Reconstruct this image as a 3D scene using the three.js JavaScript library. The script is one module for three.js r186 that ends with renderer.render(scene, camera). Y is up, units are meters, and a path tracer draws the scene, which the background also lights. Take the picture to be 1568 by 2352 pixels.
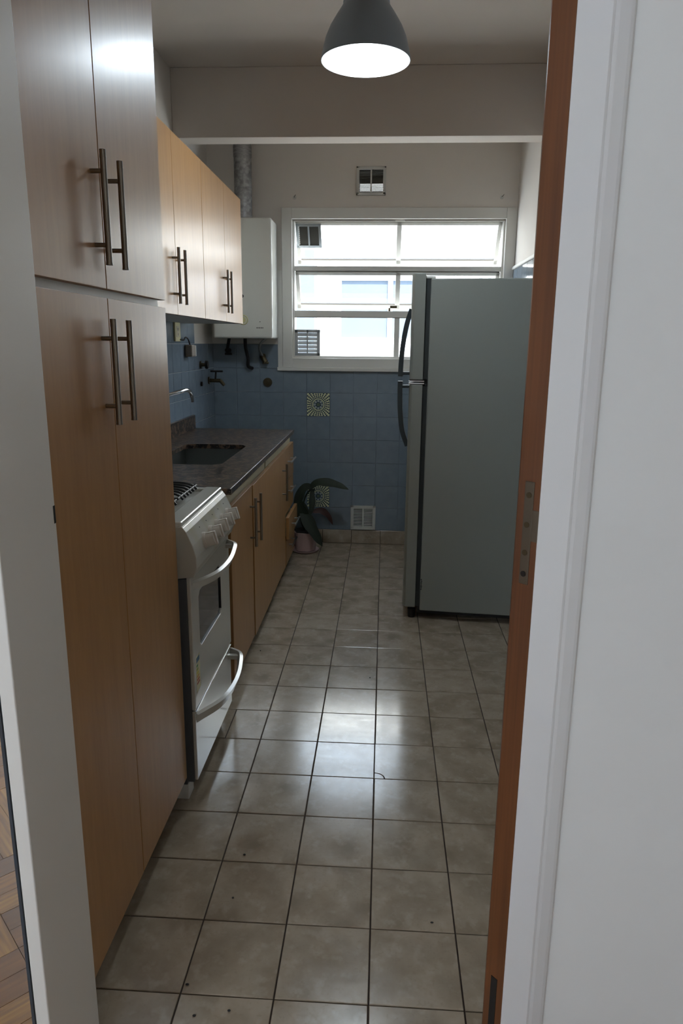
import * as THREE from 'three';
import { mergeGeometries } from 'three/addons/utils/BufferGeometryUtils.js';
import { RoundedBoxGeometry } from 'three/addons/geometries/RoundedBoxGeometry.js';
import { RectAreaLightUniformsLib } from 'three/addons/lights/RectAreaLightUniformsLib.js';

// ---------------------------------------------------------------- camera, sky, sun, exposure
const scene = new THREE.Scene();
const camera = new THREE.PerspectiveCamera(2 * Math.atan(1176 / 1630.6) * 180 / Math.PI, 1568 / 2352, 0.02, 60);
camera.position.set(0.0035, 1.3496, 4.7524);
camera.rotation.set(-0.233, 0.0575, 0.0095, 'YXZ');
scene.add(camera);
RectAreaLightUniformsLib.init();
scene.background = new THREE.Color().setRGB(0.60, 0.79, 1.0);
scene.backgroundIntensity = 7.5;
const sun = new THREE.DirectionalLight(new THREE.Color().setRGB(1, 0.93, 0.83), 14);
sun.position.set(1.6, 7.5, 3.2); sun.target.position.set(0, 0, -2.8);
sun.castShadow = true; sun.shadow.mapSize.set(2048, 2048);
Object.assign(sun.shadow.camera, { left: -6, right: 6, top: 6, bottom: -6, near: 0.5, far: 25 });
scene.add(sun, sun.target);
function areaLight(name, w, h, pos, look, rgb, power) {
  const l = new THREE.RectAreaLight(new THREE.Color().setRGB(...rgb), power, w, h);
  l.name = name; l.position.set(...pos); l.lookAt(...look); scene.add(l); return l;
}
areaLight('assumed_hall_daylight', 1.05, 1.15, [-1.72, 1.6, 6.56], [-1.72, 1.6, 3], [0.92, 0.97, 1.0], 5.0);  // added area light at the assumed, unseen hall window
areaLight('kitchen_window_daylight', 1.3, 0.82, [0.07, 1.69, -0.24], [0.07, 1.69, 3], [1.0, 0.94, 0.86], 1.5);

const renderer = new THREE.WebGLRenderer({ antialias: true });
renderer.toneMapping = THREE.LinearToneMapping;
renderer.toneMappingExposure = 1.16;
renderer.shadowMap.enabled = true;
renderer.shadowMap.type = THREE.PCFSoftShadowMap;

// ---------------------------------------------------------------- helpers
let seed = 20417;
const rnd = () => { seed |= 0; seed = seed + 0x6D2B79F5 | 0; let t = Math.imul(seed ^ seed >>> 15, 1 | seed); t = t + Math.imul(t ^ t >>> 7, 61 | t) ^ t; return ((t ^ t >>> 14) >>> 0) / 4294967296; };
const rr = (a, b) => a + (b - a) * rnd();
const V = (x, y, z) => new THREE.Vector3(x, y, z);
const hash = (x, y, s) => { let h = Math.imul(x, 374761393) + Math.imul(y, 668265263) + Math.imul(s, 982451653) | 0; h = Math.imul(h ^ h >>> 13, 1274126177); return ((h ^ h >>> 16) >>> 0) / 4294967296; };
const sm = (t) => t * t * (3 - 2 * t);
function vnoise(u, v, px, py, s) {         // value noise that repeats after px, py cells
  const x = u * px, y = v * py, x0 = Math.floor(x), y0 = Math.floor(y), fx = sm(x - x0), fy = sm(y - y0);
  const h = (a, b) => hash(((a % px) + px) % px, ((b % py) + py) % py, s);
  return (h(x0, y0) * (1 - fx) + h(x0 + 1, y0) * fx) * (1 - fy) + (h(x0, y0 + 1) * (1 - fx) + h(x0 + 1, y0 + 1) * fx) * fy;
}
function fbm(u, v, px, py, s, oct = 4) { let a = 0, w = 0.5, t = 0; for (let i = 0; i < oct; i++) { a += w * vnoise(u, v, px, py, s + i * 17); t += w; w *= 0.5; px *= 2; py *= 2; } return a / t; }
function tex(w, h, fn, srgb = true, repeat = 1) {
  const d = new Uint8Array(w * h * 4);
  for (let y = 0; y < h; y++) for (let x = 0; x < w; x++) { const c = fn((x + 0.5) / w, (y + 0.5) / h); for (let k = 0; k < 3; k++) d[(y * w + x) * 4 + k] = Math.max(0, Math.min(255, Math.round(c[k]))); d[(y * w + x) * 4 + 3] = 255; }
  const t = new THREE.DataTexture(d, w, h); t.wrapS = t.wrapT = THREE.RepeatWrapping; t.magFilter = THREE.LinearFilter; t.minFilter = THREE.LinearMipmapLinearFilter; t.generateMipmaps = true;
  if (srgb) t.colorSpace = THREE.SRGBColorSpace; t.repeat.set(repeat, repeat); t.needsUpdate = true; return t;
}
const mixc = (a, b, t) => a.map((q, i) => q + (b[i] - q) * t);
const grey = (g) => [g, g, g];

// texture coordinates in metres from the face's main direction
function metreUV(g, ou = 0, ov = 0) {
  const p = g.attributes.position, n = g.attributes.normal, uv = new Float32Array(p.count * 2);
  for (let i = 0; i < p.count; i++) {
    const ax = Math.abs(n.getX(i)), ay = Math.abs(n.getY(i)), az = Math.abs(n.getZ(i));
    if (ax >= ay && ax >= az) { uv[2 * i] = p.getZ(i); uv[2 * i + 1] = p.getY(i); } else if (ay >= az) { uv[2 * i] = p.getX(i); uv[2 * i + 1] = p.getZ(i); } else { uv[2 * i] = p.getX(i); uv[2 * i + 1] = p.getY(i); }
    uv[2 * i] += ou; uv[2 * i + 1] += ov;
  }
  g.setAttribute('uv', new THREE.BufferAttribute(uv, 2)); return g;
}
const flat = (g) => { const q = g.index ? g.toNonIndexed() : g; for (const k of Object.keys(q.attributes)) if (!['position', 'normal', 'uv'].includes(k)) q.deleteAttribute(k); return q; };
function box(x0, x1, y0, y1, z0, z1, r = 0, seg = 2) {
  const w = x1 - x0, h = y1 - y0, d = z1 - z0;
  const g = flat(r ? new RoundedBoxGeometry(w, h, d, seg, Math.min(r, w * 0.49, h * 0.49, d * 0.49)) : new THREE.BoxGeometry(w, h, d));
  g.translate((x0 + x1) / 2, (y0 + y1) / 2, (z0 + z1) / 2); return metreUV(g);
}
function cyl(r0, r1, a, b, seg = 20, open = false) {     // from point a (radius r0) to point b (radius r1)
  const A = V(...a), B = V(...b), d = B.clone().sub(A), g = flat(new THREE.CylinderGeometry(r1, r0, d.length(), seg, 1, open));
  g.applyMatrix4(new THREE.Matrix4().compose(A.clone().add(B).multiplyScalar(0.5), new THREE.Quaternion().setFromUnitVectors(V(0, 1, 0), d.normalize()), V(1, 1, 1))); return g;
}
const ball = (r, c, sx = 1, sy = 1, sz = 1, ws = 20, hs = 14) => { const g = flat(new THREE.SphereGeometry(r, ws, hs)); g.scale(sx, sy, sz); g.translate(...c); return g; };
function tube(pts, r, seg = 32, rs = 10) { return flat(new THREE.TubeGeometry(new THREE.CatmullRomCurve3(pts.map((p) => V(...p))), seg, r, rs)); }
function lathe(prof, c, seg = 40) { const g = flat(new THREE.LatheGeometry(prof.map((p) => new THREE.Vector2(...p)), seg)); g.translate(...c); return g; }
function extrude(pts, depth, opt = {}) { const s = new THREE.Shape(pts.map((p) => new THREE.Vector2(...p))); for (const h of opt.holes || []) s.holes.push(new THREE.Path(h.map((p) => new THREE.Vector2(...p)))); return flat(new THREE.ExtrudeGeometry(s, { depth, bevelEnabled: !!opt.bevel, bevelSize: opt.bevel || 0, bevelThickness: opt.bevel || 0, bevelSegments: 2, curveSegments: opt.curve || 10 })); }
// a bow (handle): a flat strip swept along a curve; w across the strip, t its thickness, up = direction across
function strip(pts, w, t, up, seg = 24, wf = () => 1) {
  const c = new THREE.CatmullRomCurve3(pts.map((p) => V(...p))), U = V(...up).normalize(), P = [], I = [], N = seg + 1;
  for (let i = 0; i < N; i++) { const s = i / seg, p = c.getPoint(s), T = c.getTangent(s), n = T.clone().cross(U).normalize(), k = wf(s);
    for (const [a, b] of [[-1, -1], [1, -1], [1, 1], [-1, 1]]) P.push(...p.clone().addScaledVector(U, a * w / 2 * k).addScaledVector(n, b * t / 2).toArray()); }
  for (let i = 0; i < seg; i++) for (let k = 0; k < 4; k++) { const a = i * 4 + k, b = i * 4 + (k + 1) % 4; I.push(a, b, a + 4, b, b + 4, a + 4); }
  I.push(0, 2, 1, 0, 3, 2); const e = (N - 1) * 4; I.push(e, e + 1, e + 2, e, e + 2, e + 3);
  const g = new THREE.BufferGeometry(); g.setAttribute('position', new THREE.Float32BufferAttribute(P, 3)); g.setIndex(I); const q = g.toNonIndexed(); q.computeVertexNormals(); q.setAttribute('uv', new THREE.Float32BufferAttribute(new Float32Array(q.attributes.position.count * 2), 2)); return q;
}

const taken = {};
function numbered(n) { const k = taken[n] = (taken[n] ?? -1) + 1; return k ? n + '_' + String(k).padStart(3, '0') : n; }
const origin = new Map();
function thing(name, label, category, [x, y, z] = [0, 0, 0], group) {
  const o = new THREE.Group(); o.name = numbered(name); o.position.set(x, y, z); o.userData = { label, category }; if (group) o.userData.group = group;
  origin.set(o, [x, y, z]); scene.add(o); return o;
}
function part(name, geos, mat, parent = scene, extra) {       // geometries in scene coordinates (before any turn of the thing)
  const list = [].concat(geos).map(flat); const g = list.length > 1 ? mergeGeometries(list) : list[0];
  if (!g.attributes.uv) metreUV(g);
  const o = origin.get(parent) || [0, 0, 0]; g.translate(-o[0], -o[1], -o[2]);
  const m = new THREE.Mesh(g, mat); m.name = parent === scene ? numbered(name) : name; m.castShadow = m.receiveShadow = true; origin.set(m, o);
  if (extra) Object.assign(m.userData, extra); parent.add(m); return m;
}
const solo = (name, label, category, geos, mat, group) => { const m = part(name, geos, mat); m.userData = { label, category }; if (group) m.userData.group = group; return m; };
const struct = (name, geos, mat, label) => part(name, geos, mat, scene, { kind: 'structure', label, category: name.split('_')[0] });
function structGroup(name, label, pos = [0, 0, 0]) { const o = thing(name, label, name.split('_')[0], pos); o.userData.kind = 'structure'; return o; }

// ---------------------------------------------------------------- materials
const std = (o) => new THREE.MeshStandardMaterial(o), phy = (o) => new THREE.MeshPhysicalMaterial(o);
const beech = [0, 1, 2].map((k) => tex(256, 512, (u, v) => {
  const f = fbm(u, v, 40, 3, 11 + k, 3), b = fbm(u, v, 7, 2, 31 + k, 3), fl = vnoise(u, v, 120, 14, 51 + k);
  return mixc([172, 127, 74], [146, 101, 54], 0.55 * f + 0.3 * b + 0.18 * fl - 0.1);
}, true, 1.6));
const M = {};
M.beech = beech.map((t) => phy({ map: t, roughness: 0.48, clearcoat: 0.4, clearcoatRoughness: 0.27 }));
M.beechEdge = std({ color: 0x8a6238, roughness: 0.5 });
const plasterBump = tex(256, 256, (u, v) => grey(90 + 90 * fbm(u, v, 12, 12, 5, 4)), false, 1.3);
const plasterTone = (a, b, s) => tex(256, 256, (u, v) => mixc(a, b, Math.pow(fbm(u, v, 3, 3, s, 5), 1.6)), true, 0.55);
M.plaster = std({ map: plasterTone([225, 218, 210], [209, 201, 192], 3), roughness: 0.75, bumpMap: plasterBump, bumpScale: 0.0006 });
M.ceiling = std({ map: plasterTone([214, 204, 195], [200, 189, 179], 9), roughness: 0.85, bumpMap: plasterBump, bumpScale: 0.0005 });
M.hallwall = std({ map: plasterTone([226, 226, 224], [214, 214, 212], 13), roughness: 0.7, bumpMap: plasterBump, bumpScale: 0.0005 });
M.paint = std({ color: 0xdedcd6, roughness: 0.42, bumpMap: plasterBump, bumpScale: 0.0003 });
M.leafPaint = std({ map: plasterTone([226, 226, 226], [219, 219, 220], 23), roughness: 0.38, bumpMap: plasterBump, bumpScale: 0.0003 });
M.winPaint = std({ map: plasterTone([224, 222, 216], [206, 202, 194], 27), roughness: 0.5, bumpMap: plasterBump, bumpScale: 0.0006 });
M.grimePaint = std({ color: 0x9c948c, roughness: 0.6 });
const tileTex = [0, 1, 2, 3, 4, 5, 6, 7].map((k) => tex(256, 256, (u, v) => {
  const a = fbm(u, v, 3, 3, 60 + k, 5), b = fbm(u, v, 9, 9, 80 + k, 4), c = fbm(u, v, 30, 30, 90 + k, 2);
  let q = mixc([168, 153, 134], [140, 125, 105], Math.min(1, Math.max(0, (a - 0.32) * 2.2)));
  q = mixc(q, [186, 174, 158], Math.max(0, (b - 0.55) * 1.5)); q = mixc(q, [140, 126, 106], Math.max(0, (c - 0.62) * 1.1)); return q;
}, true, 5));
const tileRough = tex(256, 256, (u, v) => grey(44 + 54 * fbm(u, v, 14, 5, 300, 4) + 16 * vnoise(u, v, 90, 90, 301)), false, 5);
const tileBump = tex(256, 256, (u, v) => grey(110 + 60 * fbm(u, v, 5, 5, 310, 3) + 30 * vnoise(u, v, 60, 60, 311)), false, 5);
M.tile = tileTex.map((t) => phy({ map: t, roughness: 0.6, roughnessMap: tileRough, ior: 1.58, clearcoat: 0.4, clearcoatRoughness: 0.12, bumpMap: tileBump, bumpScale: 0.00012 }));
M.grout = std({ color: 0x3a2e26, roughness: 0.9 });
const blueTex = [0, 1, 2].map((k) => tex(128, 128, (u, v) => mixc([124, 137, 149], [112, 125, 138], fbm(u, v, 4, 4, 120 + k, 4)), true, 6));
const blueBump = tex(128, 128, (u, v) => grey(128 + 50 * fbm(u, v, 4, 4, 130, 3)), false, 6);
M.blue = blueTex.map((t) => phy({ map: t, roughness: 0.1, bumpMap: blueBump, bumpScale: 0.00012 }));
M.wallGroutLight = std({ color: 0xa2aaae, roughness: 0.85 });
M.wallGrout = std({ color: 0x737d88, roughness: 0.85 });
const granite = tex(512, 512, (u, v) => {
  const a = fbm(u, v, 22, 22, 140, 2), b = fbm(u, v, 30, 30, 150, 2), c = vnoise(u, v, 40, 40, 160);
  let q = mixc([38, 32, 30], [112, 90, 72], Math.max(0, Math.min(1, (a - 0.42) * 7))); q = mixc(q, [22, 20, 20], Math.max(0, Math.min(1, (b - 0.56) * 7))); q = mixc(q, [158, 140, 118], Math.max(0, Math.min(1, (c - 0.8) * 4))); return q;
}, true, 2.5);
M.granite = phy({ map: granite, roughness: 0.28 });
M.steel = std({ color: 0xa8a8a6, metalness: 1, roughness: 0.32 });
M.nickel = std({ color: 0x8a857c, metalness: 1, roughness: 0.36 });
M.chrome = std({ color: 0xd6d8da, metalness: 1, roughness: 0.1 });
M.sinkSteel = std({ color: 0x8c8f8e, metalness: 1, roughness: 0.35 });
M.enamel = phy({ color: 0xc2c0b7, roughness: 0.2, clearcoat: 0.4, clearcoatRoughness: 0.1 });
const aged = tex(256, 256, (u, v) => mixc([190, 187, 176], [172, 162, 122], Math.max(0, (fbm(u, v, 3, 3, 170, 4) - 0.5) * 2.4)), true, 3);
M.stovePanel = phy({ map: aged, roughness: 0.28 });
M.stoveSide = std({ color: 0x53565a, roughness: 0.45 });
M.knob = std({ color: 0xcfc8be, roughness: 0.4 });
M.iron = std({ color: 0x0f1012, roughness: 0.42 });
M.ovenGlass = phy({ color: 0x1d232c, roughness: 0.08, clearcoat: 0.6, clearcoatRoughness: 0.05 });
M.heater = phy({ color: 0xd9d7ce, roughness: 0.24, clearcoat: 0.3, clearcoatRoughness: 0.1 });
M.galv = std({ map: tex(128, 256, (u, v) => grey(110 + 90 * fbm(u, v, 6, 12, 200, 4)), true, 3), metalness: 0.9, roughness: 0.45 });
M.fridge = phy({ color: 0x90938c, roughness: 0.33, metalness: 0.1 });
M.gasket = std({ color: 0x2c302f, roughness: 0.7 });
M.handleGrey = std({ color: 0x3b4347, roughness: 0.35, metalness: 0.5 });
M.black = std({ color: 0x0c0c0d, roughness: 0.5 });
M.rubber = std({ color: 0x161514, roughness: 0.7 });
M.ivory = std({ color: 0xcfc896, roughness: 0.5 });
M.whitePlastic = std({ color: 0xd9d7d0, roughness: 0.45 });
M.ventWhite = std({ color: 0xc9c8c2, roughness: 0.5 });
M.ventDark = std({ color: 0x4c4a44, roughness: 0.8 });
M.brass = std({ color: 0x5c5340, metalness: 0.9, roughness: 0.45 });
const woodTex = tex(256, 512, (u, v) => { const f = fbm(u, v, 26, 3, 210, 4), b = fbm(u, v, 5, 3, 220, 3), d = vnoise(u, v, 90, 6, 230); return mixc([124, 77, 44], [70, 41, 24], Math.max(0, Math.min(1, 0.5 * f + 0.75 * b + 0.2 * d - 0.28))); }, true, 1); woodTex.repeat.set(6, 1);
M.rawWood = std({ map: woodTex, roughness: 0.42 });
M.scorch = std({ color: 0x1c1a18, roughness: 0.8 });
M.plate = std({ color: 0x766e62, metalness: 1, roughness: 0.4 });
const parq = [0, 1, 2, 3].map((k) => tex(64, 256, (u, v) => mixc([[172, 112, 34], [148, 92, 28], [184, 126, 42], [126, 78, 26]][k], [98, 56, 16], 0.75 * fbm(u, v, 10, 3, 240 + k * 7, 4)), true, 1));
M.parquet = parq.map((t) => phy({ map: t, roughness: 0.5 }));
M.mirror = std({ color: 0xdfe3e2, metalness: 1, roughness: 0.015 });
M.mirrorEdge = std({ color: 0x39424a, roughness: 0.35 });
M.shade = std({ color: 0x97a3af, metalness: 0.3, roughness: 0.4 });
M.shadeIn = std({ color: 0xeef2f4, roughness: 0.5 });
M.bulb = std({ color: 0xffffff, emissive: new THREE.Color().setRGB(0.86, 0.95, 1.0), emissiveIntensity: 14 });
M.glass = phy({ color: 0xffffff, transmission: 1, thickness: 0, roughness: 0.02, ior: 1.5 });
M.leaf = phy({ map: tex(64, 256, (u, v) => mixc([32, 46, 27], [18, 28, 16], 0.6 * fbm(u, v, 6, 12, 260, 4) + (Math.abs(u - 0.5) < 0.03 ? -0.4 : 0.2)), true, 1), roughness: 0.65, side: THREE.DoubleSide });
M.leafRed = std({ color: 0x40241e, roughness: 0.55, side: THREE.DoubleSide });
M.pot = std({ color: 0xc2a5a0, roughness: 0.5 });
M.soil = std({ color: 0x1d1712, roughness: 1 });
M.extWall = std({ map: plasterTone([244, 240, 230], [236, 228, 214], 41), roughness: 0.9 });
M.extPaneShade = std({ color: 0x596069, roughness: 0.6 });  // opposite window panes; on the pilaster, shade painted as a dark colour
M.concrete = std({ color: 0x77736c, roughness: 0.9 });
M.extTrim = std({ color: 0xefefee, roughness: 0.7 });
M.pipe = std({ color: 0xb4b6ba, roughness: 0.6 });
M.tin = std({ color: 0xb9bfc2, metalness: 0.8, roughness: 0.3 });

// ---------------------------------------------------------------- the setting
const XL = -1.133, XR = 0.8, CEIL = 2.72, T = 0.2, WT = 0.1555, HALLX = -2.4, HALLZ = 6.6, DZ0 = 3.70, DZ1 = 3.86;
// kitchen floor: dark grout bed and single tiles
const floor = struct('floor', [box(HALLX, XR + 0.12, -0.16, -0.012, -0.2, HALLZ + 0.15), box(XL, XR, -0.012, -0.0035, 0, DZ1)], M.grout, 'kitchen floor of mottled beige ceramic tiles with dark grout');
function tileGeo(w, d, h, b) {        // low slab with a bevelled top edge, top at y = 0
  const P = [], q = (a, b2, c, d2) => P.push(...a, ...b2, ...c, ...a, ...c, ...d2);
  const X = w / 2, Z = d / 2, x = X - b, z = Z - b, t = [[-x, 0, z], [x, 0, z], [x, 0, -z], [-x, 0, -z]], m = [[-X, -b * 0.7, Z], [X, -b * 0.7, Z], [X, -b * 0.7, -Z], [-X, -b * 0.7, -Z]], l = m.map((p) => [p[0], -h, p[2]]);
  q(...t); for (let i = 0; i < 4; i++) { const j = (i + 1) % 4; q(m[i], m[j], t[j], t[i]); q(l[i], l[j], m[j], m[i]); }
  const g = new THREE.BufferGeometry(); g.setAttribute('position', new THREE.Float32BufferAttribute(P, 3)); g.computeVertexNormals(); return metreUV(g, 0.1, 0.1);
}
const geoCache = {};
const cachedTile = (w, d, h, b) => geoCache[[w.toFixed(3), d.toFixed(3), h, b]] ??= tileGeo(w, d, h, b);
function piece(name, g, m, parent, x, y, z) { const o = new THREE.Mesh(g, m); o.name = name; o.position.set(x, y, z); o.castShadow = o.receiveShadow = true; parent.add(o); return o; }
const zLines = [0]; for (let k = 1; k < 21; k++) { const z = T * (k - 0.301); if (z < DZ1 - 0.02) zLines.push(z); } zLines.push(DZ1);
const xLines = [XL]; for (let i = -5; i < 4; i++) xLines.push(T * i); xLines.push(XR);
for (let r = 0; r < zLines.length - 1; r++) for (let c = 0; c < xLines.length - 1; c++) {
  const x0 = xLines[c], x1 = xLines[c + 1], z0 = zLines[r], z1 = zLines[r + 1];
  if (r === 13 && Math.abs(x0) < 0.01) {       // the tile with the chipped corner
    const cut = 0.03, sh = [[0.0015, 0.0015], [x1 - 0.0015, 0.0015], [x1 - 0.0015, T - 0.0015]], arc = [];
    for (let i = 0; i <= 6; i++) { const a = i / 6 * Math.PI / 2; arc.push([0.0015 + Math.cos(a) * cut * 1.1, T - 0.0015 - Math.sin(a) * cut]); }
    const g = extrude([...sh, ...arc], 0.008); g.rotateX(Math.PI / 2); metreUV(g, 0.3, 0.3);
    const o = piece('floor_tile', g, M.tile[1], floor, x0, 0, z0);
    const f = extrude([[0, 0], ...arc.map(([a, b]) => [(a - 0.0015) * 0.88, (b - T + 0.0015) * 0.88]).reverse()], 0.007); f.rotateX(Math.PI / 2); metreUV(f, 0.3, 0.3);
    const fr = piece('tile_chip', f, M.tile[1], floor, x0 + 0.0015, -0.0008, z1 - 0.0015); continue;
  }
  const cutTile = r === 12 && c === 3;
  const spans = cutTile ? [[x0, x0 + 0.075], [x0 + 0.075, x1]] : [[x0, x1]];
  for (const [a, b] of spans) {
    const o = piece('floor_tile', cachedTile(b - a - 0.0034, z1 - z0 - 0.0034, 0.008, 0.0012), M.tile[Math.floor(rnd() * 8)], floor, (a + b) / 2, rr(-0.0004, 0.0004), (z0 + z1) / 2);
    const sq = Math.abs((b - a) - (z1 - z0)) < 0.002; o.rotation.set(rr(-1, 1) * 0.0022, sq ? Math.floor(rnd() * 4) * Math.PI / 2 : 0, rr(-1, 1) * 0.0022);
  }
}
// skirting tiles along the back wall
const skirt = struct('baseboard_back', box(XL, XR, 0, 0.094, -0.02, 0.002), M.grout, 'low skirting of beige floor tiles along the back wall');
for (let c = 0; c < xLines.length - 1; c++) { const w = xLines[c + 1] - xLines[c]; const o = piece('skirting_tile', cachedTile(w - 0.003, 0.093, 0.008, 0.0012), M.tile[c % 4], skirt, (xLines[c] + xLines[c + 1]) / 2, 0.0485, 0.01); o.rotation.x = Math.PI / 2; }

// back wall with the window opening and the high vent opening
const WX0 = -0.60, WX1 = 0.735, WY0 = 1.255, WY1 = 2.11, VX0 = -0.185, VX1 = -0.026, VY0 = 2.258, VY1 = 2.40;
const wallBack = struct('wall_back', [box(XL - 0.12, XR + 0.12, -0.16, WY0, -0.2, 0), box(XL - 0.12, WX0, WY0, WY1, -0.2, 0), box(WX1, XR + 0.12, WY0, WY1, -0.2, 0),
  box(XL - 0.12, XR + 0.12, WY1, VY0, -0.2, 0), box(XL - 0.12, VX0, VY0, VY1, -0.2, 0), box(VX1, XR + 0.12, VY0, VY1, -0.2, 0), box(XL - 0.12, XR + 0.12, VY1, CEIL, -0.2, 0)], M.plaster, 'back kitchen wall, white plaster above blue glazed tiles');
const wallLeft = struct('wall_left', box(XL - 0.12, XL, -0.16, CEIL, 0, DZ0), M.plaster, 'left kitchen wall, white plaster above blue glazed tiles');
const wallRight = struct('wall_right', box(XR, XR + 0.12, -0.16, CEIL, 0, HALLZ), M.plaster, 'right kitchen wall, white plaster above tall blue tiling');
struct('ceiling', box(HALLX - 0.12, XR + 0.12, CEIL, CEIL + 0.15, -0.2, HALLZ + 0.15), M.ceiling, 'plain off-white plaster ceiling');
struct('trim_1', box(XL, XR, 2.39, CEIL, 0.61, 0.74, 0.004), M.ceiling, 'dropped plaster beam crossing the kitchen ceiling');
struct('wall_front', [box(HALLX, -0.506, -0.012, CEIL, DZ0, DZ1), box(-0.506, XR, 2.08, CEIL, DZ0, 3.784), box(0.29, XR, -0.012, 2.08, DZ0, 3.784)], M.hallwall, 'white wall end beside the kitchen doorway');
struct('wall_hall_left', box(HALLX - 0.12, HALLX, -0.16, CEIL, DZ0, HALLZ + 0.15), M.hallwall, 'plain white hall wall');
struct('wall_hall_back', [box(HALLX, XR + 0.12, -0.16, 0.98, HALLZ, HALLZ + 0.15), box(HALLX, XR + 0.12, 2.22, CEIL, HALLZ, HALLZ + 0.15), box(HALLX, -2.28, 0.98, 2.22, HALLZ, HALLZ + 0.15), box(-1.16, XR + 0.12, 0.98, 2.22, HALLZ, HALLZ + 0.15)], M.hallwall, 'white hall wall with an assumed window opening');

// glazed wall tiles, one by one
const wallTileG = {};
function wallTile(parent, side, a, b, y0, y1, mat, deco) {
  const gap = side === 'left' || b < -0.8 ? 0.0026 : 0.0017, w = b - a - gap, h = y1 - y0 - gap, g = cachedTile(w, h, 0.006, 0.0016), c = (a + b) / 2, y = (y0 + y1) / 2;
  const o = piece(deco ? 'patterned_tile' : 'wall_tile', g, mat, parent, 0, 0, 0);
  if (side === 'back') { o.position.set(c, y, 0.0065); o.rotation.set(Math.PI / 2 + rr(-1, 1) * 0.0012, 0, 0); }
  if (side === 'left') { o.position.set(XL + 0.0065, y, c); o.rotation.set(Math.PI / 2, 0, -Math.PI / 2 + rr(-1, 1) * 0.0012); }
  if (side === 'right') { o.position.set(XR - 0.0065, y, c); o.rotation.set(Math.PI / 2, 0, Math.PI / 2 + rr(-1, 1) * 0.0012); }
  return o;
}
const decoTex = tex(256, 256, (u, v) => {        // pale printed sunburst with a ring of small flowers
  const x = (u - 0.5) * 256, y = (v - 0.5) * 256, r = Math.hypot(x, y), a = Math.atan2(y, x), pale = [206, 208, 170], navy = [52, 66, 84];
  if (r < 20) return [92, 106, 90];
  if (r < 60) { for (let k = 0; k < 8; k++) { const d = Math.hypot(x - Math.cos(k * Math.PI / 4) * 40, y - Math.sin(k * Math.PI / 4) * 40); if (d < 5) return [52, 62, 76]; if (d < 11.5) return [194, 202, 198]; } return Math.abs(r - 55) < 2.4 ? [166, 174, 150] : navy; }
  if (Math.abs(x) > 124 || Math.abs(y) > 124) return [110, 120, 126];
  const k = Math.round(a / (Math.PI / 14)), da = (a - k * Math.PI / 14) * r, band = ((r - 66) % 19 + 19) % 19 - 9.5;
  return r > 66 && (da / (5.2 + 0.02 * r)) ** 2 + (band / 8.4) ** 2 < 1 ? navy : pale;
}); decoTex.wrapS = decoTex.wrapT = THREE.ClampToEdgeWrapping;
M.deco = phy({ map: decoTex, roughness: 0.18 });
const decoG = cachedTile(WT, WT, 0.006, 0.0016).clone(); { const p = decoG.attributes.position, uv = decoG.attributes.uv; for (let i = 0; i < p.count; i++) uv.setXY(i, p.getX(i) / (WT - 0.002) + 0.5, 0.5 - p.getZ(i) / (WT - 0.002)); }
const rows = []; for (let k = 0; k < 12; k++) rows.push(0.097 + WT * k);
part('tile_bed', [box(XL, WX0 - 0.065, 0.097, rows[8], -0.01, 0.004), box(WX0 - 0.065, XR, 0.097, 1.175, -0.01, 0.004)], M.wallGrout, wallBack);
for (let c = 0; c < 13; c++) { const a = Math.max(XL, -1.131 + WT * c), b = Math.min(XR, -1.131 + WT * (c + 1)); if (b - a < 0.02) continue;
  for (let k = 0; k < 8; k++) { const left = b < -0.66 + 0.01; let y1 = rows[k + 1]; if (!left && k === 7) continue; if (!left && k === 6) y1 = 1.175;
    const deco = c === 4 && (k === 1 || k === 5);
    const o = wallTile(wallBack, 'back', a, b, rows[k], y1, deco ? M.deco : M.blue[Math.floor(rnd() * 3)], deco); if (deco) { o.geometry = decoG; o.rotation.x = Math.PI / 2; } } }
part('tile_bed', [box(XL - 0.01, XL + 0.004, 0.097, rows[8], 0.0, 2.805), box(XL - 0.01, XL + 0.004, rows[8], rows[9], 0.47, 2.805)], M.wallGroutLight, wallLeft);
for (let c = 0; c < 18; c++) { const a = 0.006 + WT * c, b = a + WT; for (let k = 4; k < 9; k++) { if (k === 8 && c < 3) continue; wallTile(wallLeft, 'left', a, b, rows[k], rows[k + 1], M.blue[Math.floor(rnd() * 3)]); } }
part('tile_bed', box(XR - 0.004, XR + 0.01, 0.002, rows[11], 0.0, 2.5), M.wallGrout, wallRight);
for (let c = 0; c < 16; c++) { const a = 0.006 + WT * c, b = a + WT; for (let k = 0; k < 11; k++) wallTile(wallRight, 'right', a, b, rows[k], rows[k + 1], M.blue[Math.floor(rnd() * 3)]); }
part('tile_cap', box(XR - 0.016, XR + 0.004, rows[11], rows[11] + 0.02, 0.008, 2.5, 0.006), M.winPaint, wallRight);
// chips, patches and holes in the tiling
part('plaster_patch', [extrude([[-1.05, 1.026], [-1.035, 1.038], [-0.99, 1.034], [-0.93, 1.036], [-0.9, 1.046], [-0.895, 1.04], [-0.915, 1.03], [-0.99, 1.024], [-1.04, 1.022]], 0.002).translate(0, 0, 0.0062), extrude([[-0.668, 0.893], [-0.66, 0.897], [-0.648, 0.883], [-0.656, 0.88]], 0.002).translate(0, 0, 0.0062), extrude([[-0.664, 0.85], [-0.652, 0.85], [-0.656, 0.838], [-0.66, 0.828], [-0.665, 0.83]], 0.002).translate(0, 0, 0.0062)], M.wallGrout, wallBack);

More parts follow.
